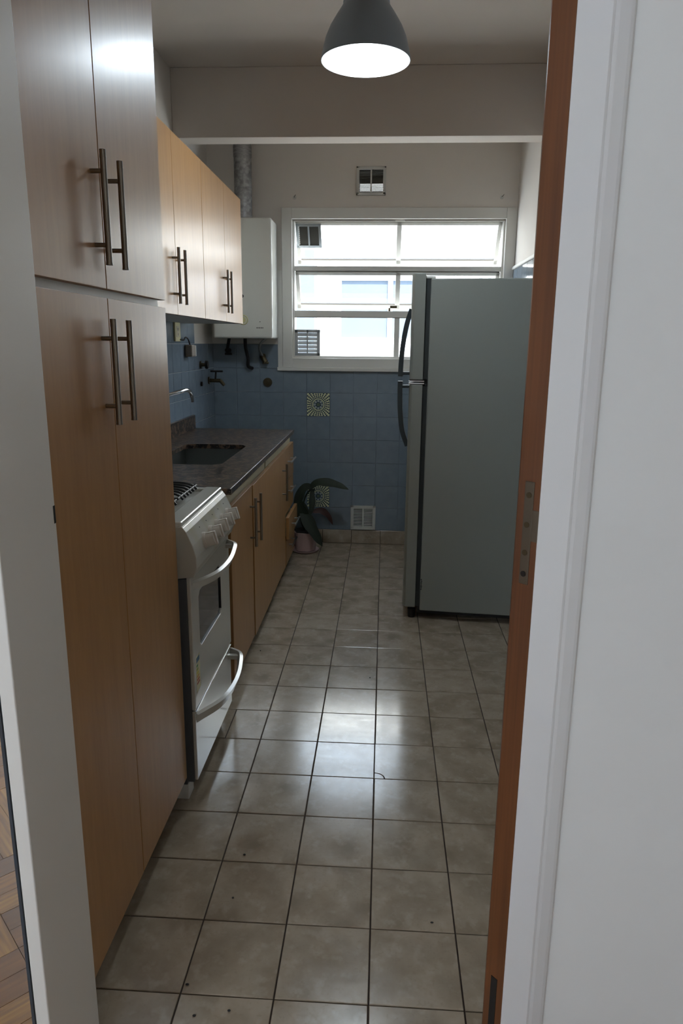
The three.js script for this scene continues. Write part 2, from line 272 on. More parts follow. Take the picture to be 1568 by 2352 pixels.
// ---------------------------------------------------------------- window above the tiles
const win = structGroup('window_1', 'white steel-framed kitchen window with two tilted sashes', [0, WY0, 0]);
const bars = (list, z0, z1, r = 0.002) => list.map(([a, b, c, d]) => box(a, b, c, d, z0, z1, r));
part('casing', bars([[-0.665, WX0, 1.195, 2.175], [WX1, XR - 0.001, 1.195, 2.175], [WX0, WX1, WY1, 2.175], [WX0, WX1, 1.195, WY0]], -0.002, 0.018, 0.003), M.winPaint, win);
part('side_strip', box(-0.697, -0.666, 1.195, 1.80, 0.0, 0.014, 0.002), M.winPaint, win);
part('window_sill', box(-0.70, XR - 0.001, 1.172, 1.196, 0.0, 0.032, 0.004), M.winPaint, win);
part('window_frame', [...bars([[WX0 - 0.004, WX0 + 0.012, WY0, WY1], [WX1 - 0.012, WX1 + 0.004, WY0, WY1], [WX0, WX1, WY1 - 0.012, WY1 + 0.004], [WX0, WX1, WY0 - 0.004, WY0 + 0.014]], -0.075, -0.012), ...bars([[WX0, WX1, 1.803, 1.831], [WX0, WX1, 1.516, 1.556]], -0.06, -0.018), box(0.060, 0.094, WY0, 1.52, -0.06, -0.022, 0.002)], M.winPaint, win);
for (const [a, b] of [[WX0 + 0.008, 0.062], [0.092, WX1 - 0.008]]) part('pane', box(a, b, WY0 + 0.008, 1.52, -0.042, -0.038), M.glass, win);
part('weather_seal', [box(WX0 + 0.005, 0.05, 2.098, 2.104, -0.014, -0.006), box(0.11, WX1 - 0.005, 2.099, 2.104, -0.014, -0.006), box(WX0 + 0.005, WX1 - 0.005, 1.512, 1.517, -0.02, -0.014)], M.grimePaint, win);
function sash(yTop, h, tilt, withVent) {
  const x0 = WX0 + 0.016, x1 = WX1 - 0.016, s = new THREE.Mesh(mergeGeometries([box(x0, x0 + 0.024, -h, 0, -0.014, 0.014, 0.002), box(x1 - 0.024, x1, -h, 0, -0.014, 0.014, 0.002), box(x0, x1, -0.02, 0, -0.014, 0.014, 0.002), box(x0, x1, -h, -h + 0.03, -0.016, 0.014, 0.002), box(0.062, 0.092, -h, 0, -0.014, 0.014, 0.002)].map(flat)), M.winPaint);
  s.name = 'sash'; s.position.set(0, yTop - WY0, -0.035); s.rotation.x = tilt; s.castShadow = s.receiveShadow = true; win.add(s);
  for (const [a, b] of [[x0 + 0.02, 0.066], [0.088, x1 - 0.02]]) { const p = new THREE.Mesh(box(a, b, -h + 0.026, -0.016, -0.002, 0.002), M.glass); p.name = 'pane'; p.castShadow = p.receiveShadow = true; s.add(p); }
  const sl = new THREE.Mesh(mergeGeometries([box(x0 + 0.022, 0.06, -h + 0.03, -h + 0.036, -0.006, 0.012), box(0.094, x1 - 0.022, -h + 0.03, -h + 0.036, -0.006, 0.012)].map(flat)), M.grimePaint); sl.name = 'putty_line'; sl.castShadow = sl.receiveShadow = true; s.add(sl);
  if (withVent) { const g = ventGeo(-0.583, -0.420, -0.168, -0.008, 0.004, 0.02, 9, -0.25, 0.017, 0.0146); for (const [n, gg, m] of [['vent_frame', g.frame, M.tin], ['vent_slats', g.slats, M.ventDark]]) { const v = new THREE.Mesh(mergeGeometries(gg.map(flat)), m); v.name = n; v.castShadow = v.receiveShadow = true; s.add(v); } }
  return s;
}
// square louvre: frame with a middle bar and tilted slats
function ventGeo(x0, x1, y0, y1, z0, z1, n, tilt = -0.7, bd = 0.017, slat = 0.012) {
  const xm = (x0 + x1) / 2, frame = bars([[x0, x0 + bd, y0, y1], [x1 - bd, x1, y0, y1], [x0, x1, y1 - bd, y1], [x0, x1, y0, y0 + bd], [xm - 0.005, xm + 0.005, y0, y1]], z0, z1, 0.0015), slats = [];
  for (let i = 0; i < n; i++) { const y = y0 + bd + (y1 - y0 - 2 * bd) * (i + 0.5) / n, g = box(x0 + bd * 0.7, x1 - bd * 0.7, -slat / 2, slat / 2, -0.0006, 0.0006); g.rotateX(tilt); g.translate(0, y, (z0 + z1) / 2); slats.push(g); }
  return { frame, slats };
}
sash(2.102, 0.285, 0.60, true); sash(1.80, 0.25, 0.50, false);
{ const v = ventGeo(-0.588, -0.423, 1.268, 1.436, -0.036, -0.016, 5, -0.3, 0.02, 0.0225), f = part('vent_frame', v.frame, M.tin, win); for (const s of v.slats) part('slat', s, M.tin, f); }
part('latch', [box(0.03, 0.075, 1.575, 1.592, -0.075, -0.05, 0.003), cyl(0.006, 0.009, [0.026, 1.575, -0.04], [0.026, 1.545, -0.035], 10)], M.brass, win);

// ---------------------------------------------------------------- outside: the courtyard wall opposite
const EZ = -2.8;
const ext = struct('wall_courtyard', [box(-5, 5, -3, 3.25, EZ - 0.25, EZ)], M.extWall, 'sunlit cream wall across the courtyard');
part('roller_box', box(-0.56, 0.62, 1.28, 2.08, EZ, EZ + 0.02), M.extTrim, ext);
part('window_frame', bars([[-0.56, -0.45, 1.28, 2.08], [0.53, 0.62, 1.28, 2.08], [-0.45, 0.53, 1.97, 2.08], [-0.45, 0.53, 1.28, 1.41], [0.02, 0.07, 1.41, 1.97]], EZ + 0.02, EZ + 0.06), M.extTrim, ext);
for (const [a, b] of [[-0.45, 0.02], [0.07, 0.53]]) part('window_pane', box(a, b, 1.41, 1.97, EZ + 0.021, EZ + 0.03), M.extPaneShade, ext);  // window panes in an opaque dark colour instead of glass
part('ledge', box(-0.62, 0.68, 1.24, 1.28, EZ, EZ + 0.1), M.extTrim, ext);
part('pilaster', box(-1.5, -0.70, -3, 2.28, EZ, EZ + 0.35), M.extPaneShade, ext);  // its shade is put into the dark base colour
{ const r = part('round_vent', lathe([[0.0, 0], [0.125, 0], [0.125, 0.02], [0.145, 0.02], [0.145, 0]], [0, 0, 0], 36).rotateX(Math.PI / 2).translate(-0.145, 2.28, EZ + 0.004), M.extTrim, ext); for (let k = -2; k < 3; k++) part('slat', box(-0.145 - Math.sqrt(0.0144 - k * k * 0.0025), -0.145 + Math.sqrt(0.0144 - k * k * 0.0025), 2.272 + k * 0.05, 2.288 + k * 0.05, EZ + 0.006, EZ + 0.026), M.extTrim, r); }
for (const [x, r] of [[0.68, 0.008], [0.80, 0.012], [0.95, 0.014], [1.04, 0.01], [1.12, 0.016], [1.18, 0.012]]) part('pipe', cyl(r, r, [x, -3, EZ + 0.03], [x, x > 0.9 ? 2.3 : 2.45, EZ + 0.03], 10), M.pipe, ext);
struct('floor_courtyard', box(-5, 5, -3.1, -3, EZ, -0.2), M.concrete, 'courtyard floor far below the window');

// ---------------------------------------------------------------- hall: parquet, assumed window behind, mirror, door leaf
const hallFloor = struct('floor_hall', [box(HALLX, XR, -0.012, -0.003, DZ1, HALLZ)], M.grout, 'hall floor of basket-weave parquet laid diagonally');
{ const sw = 0.065, n = 5, bl = sw * n, c45 = Math.SQRT1_2, list = [];
  for (let i = -14; i < 15; i++) for (let j = -14; j < 15; j++) for (let k = 0; k < n; k++) {
    const horiz = (i + j) % 2 === 0, u = i * bl + (horiz ? bl / 2 : sw * (k + 0.5)), v = j * bl + (horiz ? sw * (k + 0.5) : bl / 2);
    const x = -0.8 + (u + v) * c45, z = 5.2 + (-u + v) * c45, e = 0.14;
    if (x < HALLX + e || x > XR - e || z < DZ1 + e || z > HALLZ - e) continue;
    list.push([x, z, horiz, Math.hypot(x + 1.0, z - 4.7)]);
  }
  list.sort((a, b) => a[3] - b[3]);
  const g = box(-bl / 2 + 0.0006, bl / 2 - 0.0006, -0.01, 0, -sw / 2 + 0.0006, sw / 2 - 0.0006); { const p = g.attributes.position, uv = g.attributes.uv; for (let i = 0; i < p.count; i++) uv.setXY(i, p.getZ(i) / 0.065 + 0.5, p.getX(i) / 0.325 + 0.5); }
  const rest = [];
  list.forEach(([x, z, horiz], i) => {
    const turn = (horiz ? 0 : Math.PI / 2) + Math.PI / 4;
    if (i < 300) { const o = piece('parquet_stave', g, M.parquet[Math.floor(rnd() * 4)], hallFloor, x, rr(-0.0002, 0.0003), z); o.rotation.y = turn; } else { const q = g.clone(); q.rotateY(turn); q.translate(x, 0, z); rest.push(q); }
  });
  if (rest.length) { const o = part('parquet_staves', rest, M.parquet[0], hallFloor); o.userData.kind = 'stuff'; }
  part('border_board', [box(HALLX, XR, -0.01, -0.0005, DZ1, DZ1 + 0.12), box(HALLX, XR, -0.01, -0.0005, HALLZ - 0.2, HALLZ), box(HALLX, HALLX + 0.14, -0.01, -0.0008, DZ1 + 0.12, HALLZ - 0.2), box(XR - 0.14, XR, -0.01, -0.0008, DZ1 + 0.12, HALLZ - 0.2)], M.parquet[1], hallFloor);
}
const win2 = structGroup('window_2', 'assumed hall window with white frame, out of view', [-1.72, 0.98, HALLZ]);  // unseen and assumed; placed and sized for its light on the doorway
part('window_frame', bars([[-2.28, -2.23, 0.98, 2.22], [-1.21, -1.16, 0.98, 2.22], [-2.23, -1.21, 2.17, 2.22], [-2.23, -1.21, 0.98, 1.03], [-1.745, -1.695, 1.03, 2.17]], HALLZ + 0.03, HALLZ + 0.09), M.paint, win2);
for (const [a, b] of [[-2.24, -1.735], [-1.705, -1.2]]) part('pane', box(a, b, 1.02, 2.18, HALLZ + 0.058, HALLZ + 0.062), M.glass, win2);
// doorway lining on the left, with its architrave edge and latch slot
const lining = structGroup('trim_2', 'white painted door lining beside the tall cabinet', [-0.51, 0, 3.78]);
part('casing', box(-0.528, -0.5055, 0, 2.08, DZ0 - 0.001, DZ1 + 0.008, 0.0025), M.paint, lining);
part('latch_slot', box(-0.507, -0.5048, 1.072, 1.100, 3.701, 3.7065), M.black, lining);
const mir = thing('wall_mirror', 'tall frameless mirror on the hall wall reflecting diagonal parquet', 'mirror', [-0.98, 0.01, DZ1 + 0.004]);
part('mirror_glass', box(-1.42, -0.5345, 0.012, 1.95, DZ1 + 0.002, DZ1 + 0.006), M.mirror, mir);
part('edge_strip', [box(-0.5345, -0.530, 0.012, 1.95, DZ1, DZ1 + 0.007), box(-1.425, -1.42, 0.012, 1.95, DZ1, DZ1 + 0.007)], M.mirrorEdge, mir);
// right side of the doorway: bare splayed jamb with the lock keep, white casing, moulding, wall
const jamb = structGroup('trim_3', 'white door casing with bare wood jamb and lock keep', [0.216, 0, 3.80]);
const FZ = 3.80, JH = 2.08, plan = (pts, h = JH, y = 0, bevel = 0) => { const g = extrude(pts.map(([x, z]) => [x, -z]), h, { bevel }); g.rotateX(-Math.PI / 2); g.translate(0, y, 0); return metreUV(g); };
part('casing', plan([[0.2175, FZ], [0.217, FZ - 0.02], [0.217, DZ0], [0.262, DZ0], [0.262, FZ - 0.0015], [0.2585, FZ], [0.2195, FZ]].reverse()), M.leafPaint, jamb);
part('moulding', plan([[0.262, FZ - 0.002], [0.268, FZ - 0.003], [0.282, FZ - 0.008], [0.2865, FZ - 0.0105], [0.290, FZ - 0.016], [0.290, DZ0], [0.262, DZ0]]), M.leafPaint, jamb);
part('wood_jamb', plan([[0.2172, FZ - 0.0004], [0.1935, FZ - 0.0262], [0.1932, FZ - 0.031], [0.2165, DZ0], [0.217, DZ0]]), M.rawWood, jamb);
{ // keep: local frame on the splayed wood face; u runs from the casing corner inwards
  const c = [0.2172, FZ - 0.0004], d = Math.hypot(0.0237, 0.0258), ux = -0.0237 / d, uz = -0.0258 / d, nx = uz, nz = -ux;
  const onFace = (g) => { const m = new THREE.Matrix4().makeBasis(V(-ux, 0, -uz), V(0, 1, 0), V(nx, 0, nz)); m.setPosition(c[0], 0, c[1]); g.applyMatrix4(m); return g; };
  const fb = (u0, u1, y0, y1, n0, n1, r) => onFace(box(-u1, -u0, y0, y1, n0, n1, r));
  const pl = part('strike_plate', [fb(0.0095, 0.0245, 1.022, 1.169, -0.0008, 0.0011, 0.0004), fb(-0.0004, 0.0095, 1.086, 1.13, -0.0008, 0.0011, 0.0004)], M.plate, jamb);
  for (const [y, u] of [[1.150, 0.0170], [1.108, 0.0176], [1.068, 0.0176], [1.037, 0.0176]]) part('screw', onFace(cyl(0.0042, 0.0042, [-u, y, 0.0008], [-u, y, 0.0019], 12)), y < 1.05 ? M.black : M.brass, pl);
  part('repair_patch', fb(0.012, 0.024, 0.0, 0.345, -0.0004, 0.0009), M.scorch, jamb); }

// ---------------------------------------------------------------- beech laminate cabinets
function barHandle(x, y0, y1, z, parent, stand = 0.025, r = 0.006, axis = 'y') {
  const p = axis === 'y' ? (t) => [x, y0 + (y1 - y0) * t, z] : (t) => [x, y0, z + (y1) * (t - 0.5)];
  const g = [cyl(r, r, p(0), p(1), 16), cyl(r * 1.08, r * 1.08, p(0.0), p(0.02), 16), cyl(r * 1.08, r * 1.08, p(0.93), p(0.935), 16), cyl(r * 1.08, r * 1.08, p(0.065), p(0.07), 16)];
  for (const t of [0.18, 0.82]) { const q = p(t); g.push(cyl(r * 0.72, r * 0.72, [q[0] - stand, q[1], q[2]], q, 12)); }
  return part('handle', g, M.nickel, parent);
}
let beechK = 0;
function beechDoor(parent, xf, y0, y1, z0, z1, name = 'door') { const g = box(xf - 0.018, xf, y0, y1, z0 + 0.0014, z1 - 0.0014, 0.0012, 1); metreUV(g, rnd(), rnd()); return part(name, g, M.beech[beechK++ % 3], parent); }
function cabinet(name, label, group, { xf, xb, y0, y1, z0, z1, doors, handleY, seam, feet, mat = M.whitePlastic, topRail = 0 }) {
  const t = thing(name, label, 'cabinet', [(xf + xb) / 2, feet ? 0 : y0, (z0 + z1) / 2], group);
  part('body', [box(xb, xf - 0.0195, y0, y1, z0, z1, 0.001)], mat, t);
  const ds = doors.map(([a, b, h]) => { const d = beechDoor(t, xf, y0 + (topRail < 0 ? -topRail : 0), y1 - Math.max(0, topRail), a, b); if (h !== undefined) barHandle(xf + 0.025, handleY[0], handleY[1], h, d); return d; });
  if (feet) for (const z of [z0 + 0.08, z1 - 0.08]) for (const x of [xf - 0.075, xb + 0.06]) part('foot', [cyl(0.02, 0.018, [x, 0.012, z], [x, y0, z], 14), cyl(0.028, 0.028, [x, 0, z], [x, 0.014, z], 14)], M.black, t);
  return t;
}
cabinet('pantry_cabinet', 'tall beech laminate pantry cabinet, lower of two stacked units', undefined, { xf: -0.55, xb: XL + 0.004, y0: 0.10, y1: 1.433, z0: 2.925, z1: 3.695, doors: [[3.31, 3.695, 3.353], [2.925, 3.31, 3.266]], handleY: [1.187, 1.392], feet: true });
{ const t = cabinet('overhead_cabinet', 'beech laminate cabinet stacked on top of the tall pantry cabinet', undefined, { xf: -0.55, xb: XL + 0.004, y0: 1.4335, y1: 2.42, z0: 2.925, z1: 3.695, doors: [[3.31, 3.695, 3.353], [2.925, 3.31, 3.266]], handleY: [1.491, 1.694], topRail: -0.017 }); }
cabinet('wall_cabinet', 'beech wall cabinet beside the overhead pantry unit', 'beech wall cabinets over the worktop', { xf: -0.80, xb: XL + 0.008, y0: 1.452, y1: 2.107, z0: 1.507, z1: 2.36, doors: [[1.94, 2.36, 1.985], [1.507, 1.94, 1.897]], handleY: [1.491, 1.694] });
cabinet('wall_cabinet', 'beech wall cabinet beside the white water heater', 'beech wall cabinets over the worktop', { xf: -0.80, xb: XL + 0.008, y0: 1.452, y1: 2.107, z0: 0.645, z1: 1.505, doors: [[1.07, 1.505, 1.13], [0.645, 1.07, 1.045]], handleY: [1.493, 1.696] });
const sideWood = M.beechEdge;
function baseUnit(name, label, z0, z1, h0 = 0.8265, h1 = 0.8265) { const t = thing(name, label, 'cabinet', [-0.84, 0, (z0 + z1) / 2], 'beech base cabinets under the granite worktop'); part('body', [box(XL + 0.008, -0.572, 0.07, 0.086, z0, z1), box(XL + 0.008, -0.572, 0.086, h0, z0, z0 + 0.016), box(XL + 0.008, -0.572, 0.086, h1, z1 - 0.016, z1), box(XL + 0.008, XL + 0.012, 0.086, 0.8265, z0 + 0.016, z1 - 0.016), box(-0.59, -0.572, 0.74, 0.8265, z0 + 0.016, z1 - 0.016)], M.ivoryRail, t); for (const z of [z0 + 0.06, z1 - 0.05]) for (const x of [-0.60, -1.05]) part('foot', [cyl(0.02, 0.018, [x, 0.012, z], [x, 0.07, z], 14), cyl(0.026, 0.026, [x, 0, z], [x, 0.012, z], 14)], M.black, t); return t; }
M.ivoryRail = std({ color: 0xbfb594, roughness: 0.5 });
{ const t = baseUnit('base_cabinet', 'two-door beech base cabinet next to the white stove', 1.335, 2.245, 0.63);
  const d1 = beechDoor(t, -0.55, 0.07, 0.759, 1.805, 2.245), d2 = beechDoor(t, -0.546, 0.07, 0.757, 1.335, 1.805);
  barHandle(-0.525, 0.503, 0.714, 1.862, d1); barHandle(-0.521, 0.503, 0.714, 1.757, d2);
  part('side_panel', box(XL + 0.008, -0.5695, 0.07, 0.765, 2.245, 2.252), sideWood, t); }
{ const t = baseUnit('base_cabinet', 'single-door beech base cabinet between the drawers and the two-door unit', 0.80, 1.333, 0.8265, 0.63); const d = beechDoor(t, -0.548, 0.07, 0.757, 0.80, 1.333); barHandle(-0.523, 0.491, 0.698, 0.90, d); }
{ const t = baseUnit('drawer_cabinet', 'beech drawer unit with four drawers at the worktop end', 0.40, 0.798);
  for (const [y0, y1, xf, hy] of [[0.563, 0.757, -0.55, 0.675], [0.376, 0.558, -0.552, 0.5], [0.236, 0.366, -0.528, 0.303], [0.075, 0.226, -0.546, 0.172]]) {
    const d = beechDoor(t, xf, y0, y1, 0.402, 0.796, 'drawer'); part('drawer_box', box(-0.75, xf - 0.018, y0 + 0.015, y1 - 0.03, 0.42, 0.78), M.ivoryRail, d);
    part('handle', [cyl(0.0052, 0.0052, [xf + 0.026, hy, 0.50], [xf + 0.026, hy, 0.70], 14), cyl(0.004, 0.004, [xf, hy, 0.535], [xf + 0.026, hy, 0.535], 10), cyl(0.004, 0.004, [xf, hy, 0.665], [xf + 0.026, hy, 0.665], 10)], M.steel, d); } }

// ---------------------------------------------------------------- granite worktop, sink, tap
{ const t = thing('worktop', 'brown speckled granite worktop with cut-out for the sink', 'worktop', [-0.83, 0.8265, 1.45]);
  const x0 = XL + 0.007, x1 = -0.527, z0 = 0.565, z1 = 2.335, sx0 = -0.99, sx1 = -0.672, sz0 = 1.235, sz1 = 1.85, r = 0.06, hole = [];
  for (const [cx, cz, a0] of [[sx1 - r, sz1 - r, 0], [sx0 + r, sz1 - r, 1], [sx0 + r, sz0 + r, 2], [sx1 - r, sz0 + r, 3]]) for (let i = 0; i <= 6; i++) { const a = (a0 + i / 6) * Math.PI / 2; hole.push([cx + Math.cos(a) * r, -(cz + Math.sin(a) * r)]); }
  const g = extrude([[x0, -z1], [x1, -z1], [x1, -z0], [x0, -z0]], 0.019, { holes: [hole], bevel: 0.002 }); g.rotateX(-Math.PI / 2); g.translate(0, 0.829, 0); metreUV(g);
  part('slab', g, M.granite, t);
  part('upstand', box(XL + 0.007, XL + 0.024, 0.851, 0.93, z0 + 0.02, z1, 0.002), M.granite, t);
  const s = thing('sink', 'undermounted stainless steel sink basin in the granite worktop', 'sink', [-0.83, 0.66, 1.54]);
  const e = 0.008; part('basin', [box(sx0 - e, sx0 - e + 0.002, 0.66, 0.8268, sz0 - e, sz1 + e), box(sx1 + e - 0.002, sx1 + e, 0.66, 0.8268, sz0 - e, sz1 + e), box(sx0 - e, sx1 + e, 0.66, 0.8268, sz0 - e, sz0 - e + 0.002), box(sx0 - e, sx1 + e, 0.66, 0.8268, sz1 + e - 0.002, sz1 + e), box(sx0 - e, sx1 + e, 0.66, 0.662, sz0 - e, sz1 + e)], M.sinkSteel, s);
  part('drain', lathe([[0.0, 0.004], [0.03, 0.004], [0.042, 0.006], [0.045, 0.0], [0, 0]], [-0.83, 0.6625, 1.54], 28), M.chrome, s);
  const f = thing('kitchen_tap', 'chrome wall tap with curved swan-neck spout over the sink', 'tap', [XL + 0.0075, 1.09, 1.58]);
  part('body', [cyl(0.028, 0.028, [XL + 0.0075, 1.085, 1.50], [XL + 0.018, 1.085, 1.50], 24), cyl(0.028, 0.028, [XL + 0.0075, 1.085, 1.66], [XL + 0.018, 1.085, 1.66], 24), cyl(0.012, 0.012, [XL + 0.012, 1.085, 1.50], [XL + 0.07, 1.085, 1.50], 16), cyl(0.012, 0.012, [XL + 0.012, 1.085, 1.66], [XL + 0.07, 1.085, 1.66], 16), cyl(0.017, 0.017, [XL + 0.07, 1.085, 1.475], [XL + 0.07, 1.085, 1.685], 20)], M.chrome, f);
  for (const z of [1.465, 1.70]) part('tap_handle', [cyl(0.02, 0.024, [XL + 0.07, 1.085, z < 1.58 ? 1.478 : 1.682], [XL + 0.07, 1.085, z < 1.58 ? 1.445 : 1.715], 16)], M.chrome, f);
  part('spout', tube([[XL + 0.07, 1.09, 1.58], [XL + 0.10, 1.10, 1.56], [-0.99, 1.112, 1.49], [-0.955, 1.122, 1.40], [-0.947, 1.124, 1.34], [-0.945, 1.113, 1.285], [-0.945, 1.09, 1.258], [-0.945, 1.062, 1.25]], 0.0095, 40, 14), M.chrome, f);
}

// ---------------------------------------------------------------- stove
{ const t = thing('gas_stove', 'white freestanding gas stove with curved handles between cabinets', 'stove', [-0.82, 0, 2.645]);
  const z0 = 2.395, z1 = 2.89, xb = XL + 0.03;
  part('body', [box(xb, -0.572, 0.05, 0.845, z0, z1, 0.003), box(-0.6, -0.5505, 0.06, 0.702, z0 + 0.001, z1 - 0.001, 0.002)], M.stoveSide, t);
  const top = part('hob', [box(xb, -0.568, 0.845, 0.856, z0, z1, 0.004), box(-0.612, -0.556, 0.852, 0.868, z0 - 0.002, z1 + 0.002, 0.006), box(xb, xb + 0.03, 0.852, 0.866, z0, z1, 0.005), box(xb, -0.6, 0.852, 0.866, z0, z0 + 0.028, 0.005), box(xb, -0.6, 0.852, 0.866, z1 - 0.028, z1, 0.005)], M.enamel, t);
  for (const [x, z, r] of [[-0.75, 2.53, 0.045], [-0.75, 2.76, 0.036], [-0.98, 2.53, 0.036], [-0.98, 2.76, 0.045]]) part('burner', lathe([[0, 0], [r, 0], [r, 0.01], [r * 0.8, 0.014], [r * 0.8, 0.02], [r * 0.5, 0.023], [0, 0.023]], [x, 0.8562, z], 28), M.iron, top);
  for (const zc of [2.525, 2.765]) { const gr = []; const a = zc - 0.112, b = zc + 0.112; for (const x of [-1.07, -0.64]) gr.push(cyl(0.0045, 0.0045, [x, 0.876, a], [x, 0.876, b], 8)); for (const z of [a, b]) gr.push(cyl(0.0045, 0.0045, [-1.07, 0.876, z], [-0.64, 0.876, z], 8));
    for (let i = 0; i < 6; i++) { const z = a + 0.03 + i * 0.033; gr.push(tube([[-0.63, 0.868, z], [-0.645, 0.882, z], [-0.68, 0.889, z], [-0.72, 0.889, z]], 0.004, 10, 6), tube([[-1.08, 0.868, z], [-1.065, 0.882, z], [-1.03, 0.889, z], [-0.99, 0.889, z]], 0.004, 10, 6)); }
    gr.push(cyl(0.0045, 0.0045, [-1.07, 0.878, zc], [-0.64, 0.878, zc], 8)); for (const x of [-1.06, -0.65]) for (const z of [a + 0.01, b - 0.01]) gr.push(cyl(0.005, 0.005, [x, 0.8562, z], [x, 0.877, z], 8)); part('grate', gr, M.iron, t); }
  // sloping control panel
  const prof = [[-0.574, 0.852], [-0.556, 0.853], [-0.545, 0.838], [-0.528, 0.80], [-0.519, 0.765], [-0.519, 0.735], [-0.528, 0.712], [-0.574, 0.706]];
  const pg = extrude(prof, z1 - z0 + 0.004, { bevel: 0.002 }); pg.translate(0, 0, z0 - 0.002); part('control_panel', metreUV(pg), M.stovePanel, t);
  part('trim_line', box(-0.5565, -0.5515, 0.846, 0.8515, z0, z1, 0.001), M.chrome, t);
  for (let k = 0; k < 5; k++) { const z = 2.775 - k * 0.078, g = [cyl(0.025, 0.023, [0, 0, 0], [0.010, 0, 0], 24), cyl(0.02, 0.0185, [0.008, 0, 0], [0.034, 0, 0], 24), box(0.008, 0.039, -0.0205, 0.0205, -0.006, 0.006, 0.002)].map((q) => { q.rotateZ(0.27); q.translate(-0.524, 0.785, z); return q; }); part('knob', g, M.knob, t); }
  for (let k = 0; k < 5; k++) part('dial_mark', cyl(0.0022, 0.0022, [-0.5385, 0.824, 2.775 - k * 0.078], [-0.5365, 0.8252, 2.775 - k * 0.078], 8), M.black, t);
  // oven door with window
  const ds = [[z0 + 0.003, 0.302], [z1 - 0.003, 0.302], [z1 - 0.003, 0.704], [z0 + 0.003, 0.704]], wn = [[2.522, 0.478], [2.54, 0.463], [2.795, 0.463], [2.812, 0.478], [2.812, 0.622], [2.795, 0.638], [2.54, 0.638], [2.522, 0.622]];
  const toX = (g, x) => { g.rotateY(-Math.PI / 2); g.translate(x, 0, 0); return metreUV(g); };
  const dg = extrude(ds, 0.006, { holes: [wn], bevel: 0.003 }); const door2 = part('oven_door', toX(dg, -0.541), M.enamel, t);
  part('oven_window', [box(-0.5503, -0.5435, 0.464, 0.637, 2.5235, 2.8105)], M.ovenGlass, door2);
  part('window_seal', [box(-0.5435, -0.5395, 0.463, 0.467, 2.53, 2.80), box(-0.5435, -0.5395, 0.478, 0.622, 2.522, 2.526), box(-0.5435, -0.5395, 0.634, 0.638, 2.54, 2.795)], M.black, door2);
  const bow = (y, zA, zB, out, w, th) => strip([[-0.544, y + 0.004, zA], [-0.528, y + 0.003, zA - 0.03], [-0.538 + out * 0.75, y, zA - 0.11], [-0.538 + out, y - 0.002, (zA + zB) / 2], [-0.538 + out * 0.86, y, zB + 0.11], [-0.538 + out * 0.55, y + 0.003, zB + 0.03], [-0.542, y + 0.004, zB]], w, th, [0.35, 1, 0], 36);
  part('handle', [bow(0.672, 2.872, 2.412, 0.05, 0.024, 0.012), box(-0.544, -0.512, 0.664, 0.678, 2.43, 2.445, 0.002)], M.enamel, door2);
  const sticker = part('energy_label', box(-0.5385, -0.5375, 0.345, 0.455, 2.825, 2.868), M.label ?? (M.label = std({ map: (() => { const c = document.createElement('canvas'); c.width = 96; c.height = 240; const x = c.getContext('2d'); x.fillStyle = '#d6d0ac'; x.fillRect(0, 0, 96, 240); x.fillStyle = '#4a6f8c'; x.fillRect(8, 10, 80, 34); const cols = ['#3d8f4a', '#8fae3c', '#d9c93c', '#d99a34', '#c9552c', '#a8352a']; cols.forEach((q, i) => { x.fillStyle = q; x.fillRect(10, 60 + i * 24, 34 + i * 7, 14); }); const tt = new THREE.CanvasTexture(c); tt.colorSpace = THREE.SRGBColorSpace; return tt; })(), roughness: 0.5 })), door2);
  { const p = sticker.geometry.attributes.position, uv = sticker.geometry.attributes.uv, o = origin.get(door2); for (let i = 0; i < p.count; i++) uv.setXY(i, 1 - (p.getZ(i) + o[2] - 2.825) / 0.043, (p.getY(i) + o[1] - 0.345) / 0.11); }
  const dr = part('broiler_door', box(-0.5505, -0.5405, 0.066, 0.292, z0 + 0.003, z1 - 0.003, 0.003), M.enamel, t);
  part('handle', [bow(0.262, 2.876, 2.404, 0.062, 0.03, 0.012), box(-0.544, -0.505, 0.254, 0.27, 2.43, 2.448, 0.002)], M.enamel, dr);
  part('edge_trim', box(-0.5415, -0.538, 0.286, 0.2925, z0 + 0.004, z1 - 0.004, 0.001), M.chrome, dr);
  for (const z of [z0 + 0.03, z1 - 0.03]) for (const x of [-0.60, xb + 0.05]) part('foot', box(x - 0.018, x + 0.03, 0, 0.05, z - 0.028, z + 0.028, 0.002), M.whitePlastic, t);
  t.position.x += 0.012;
}

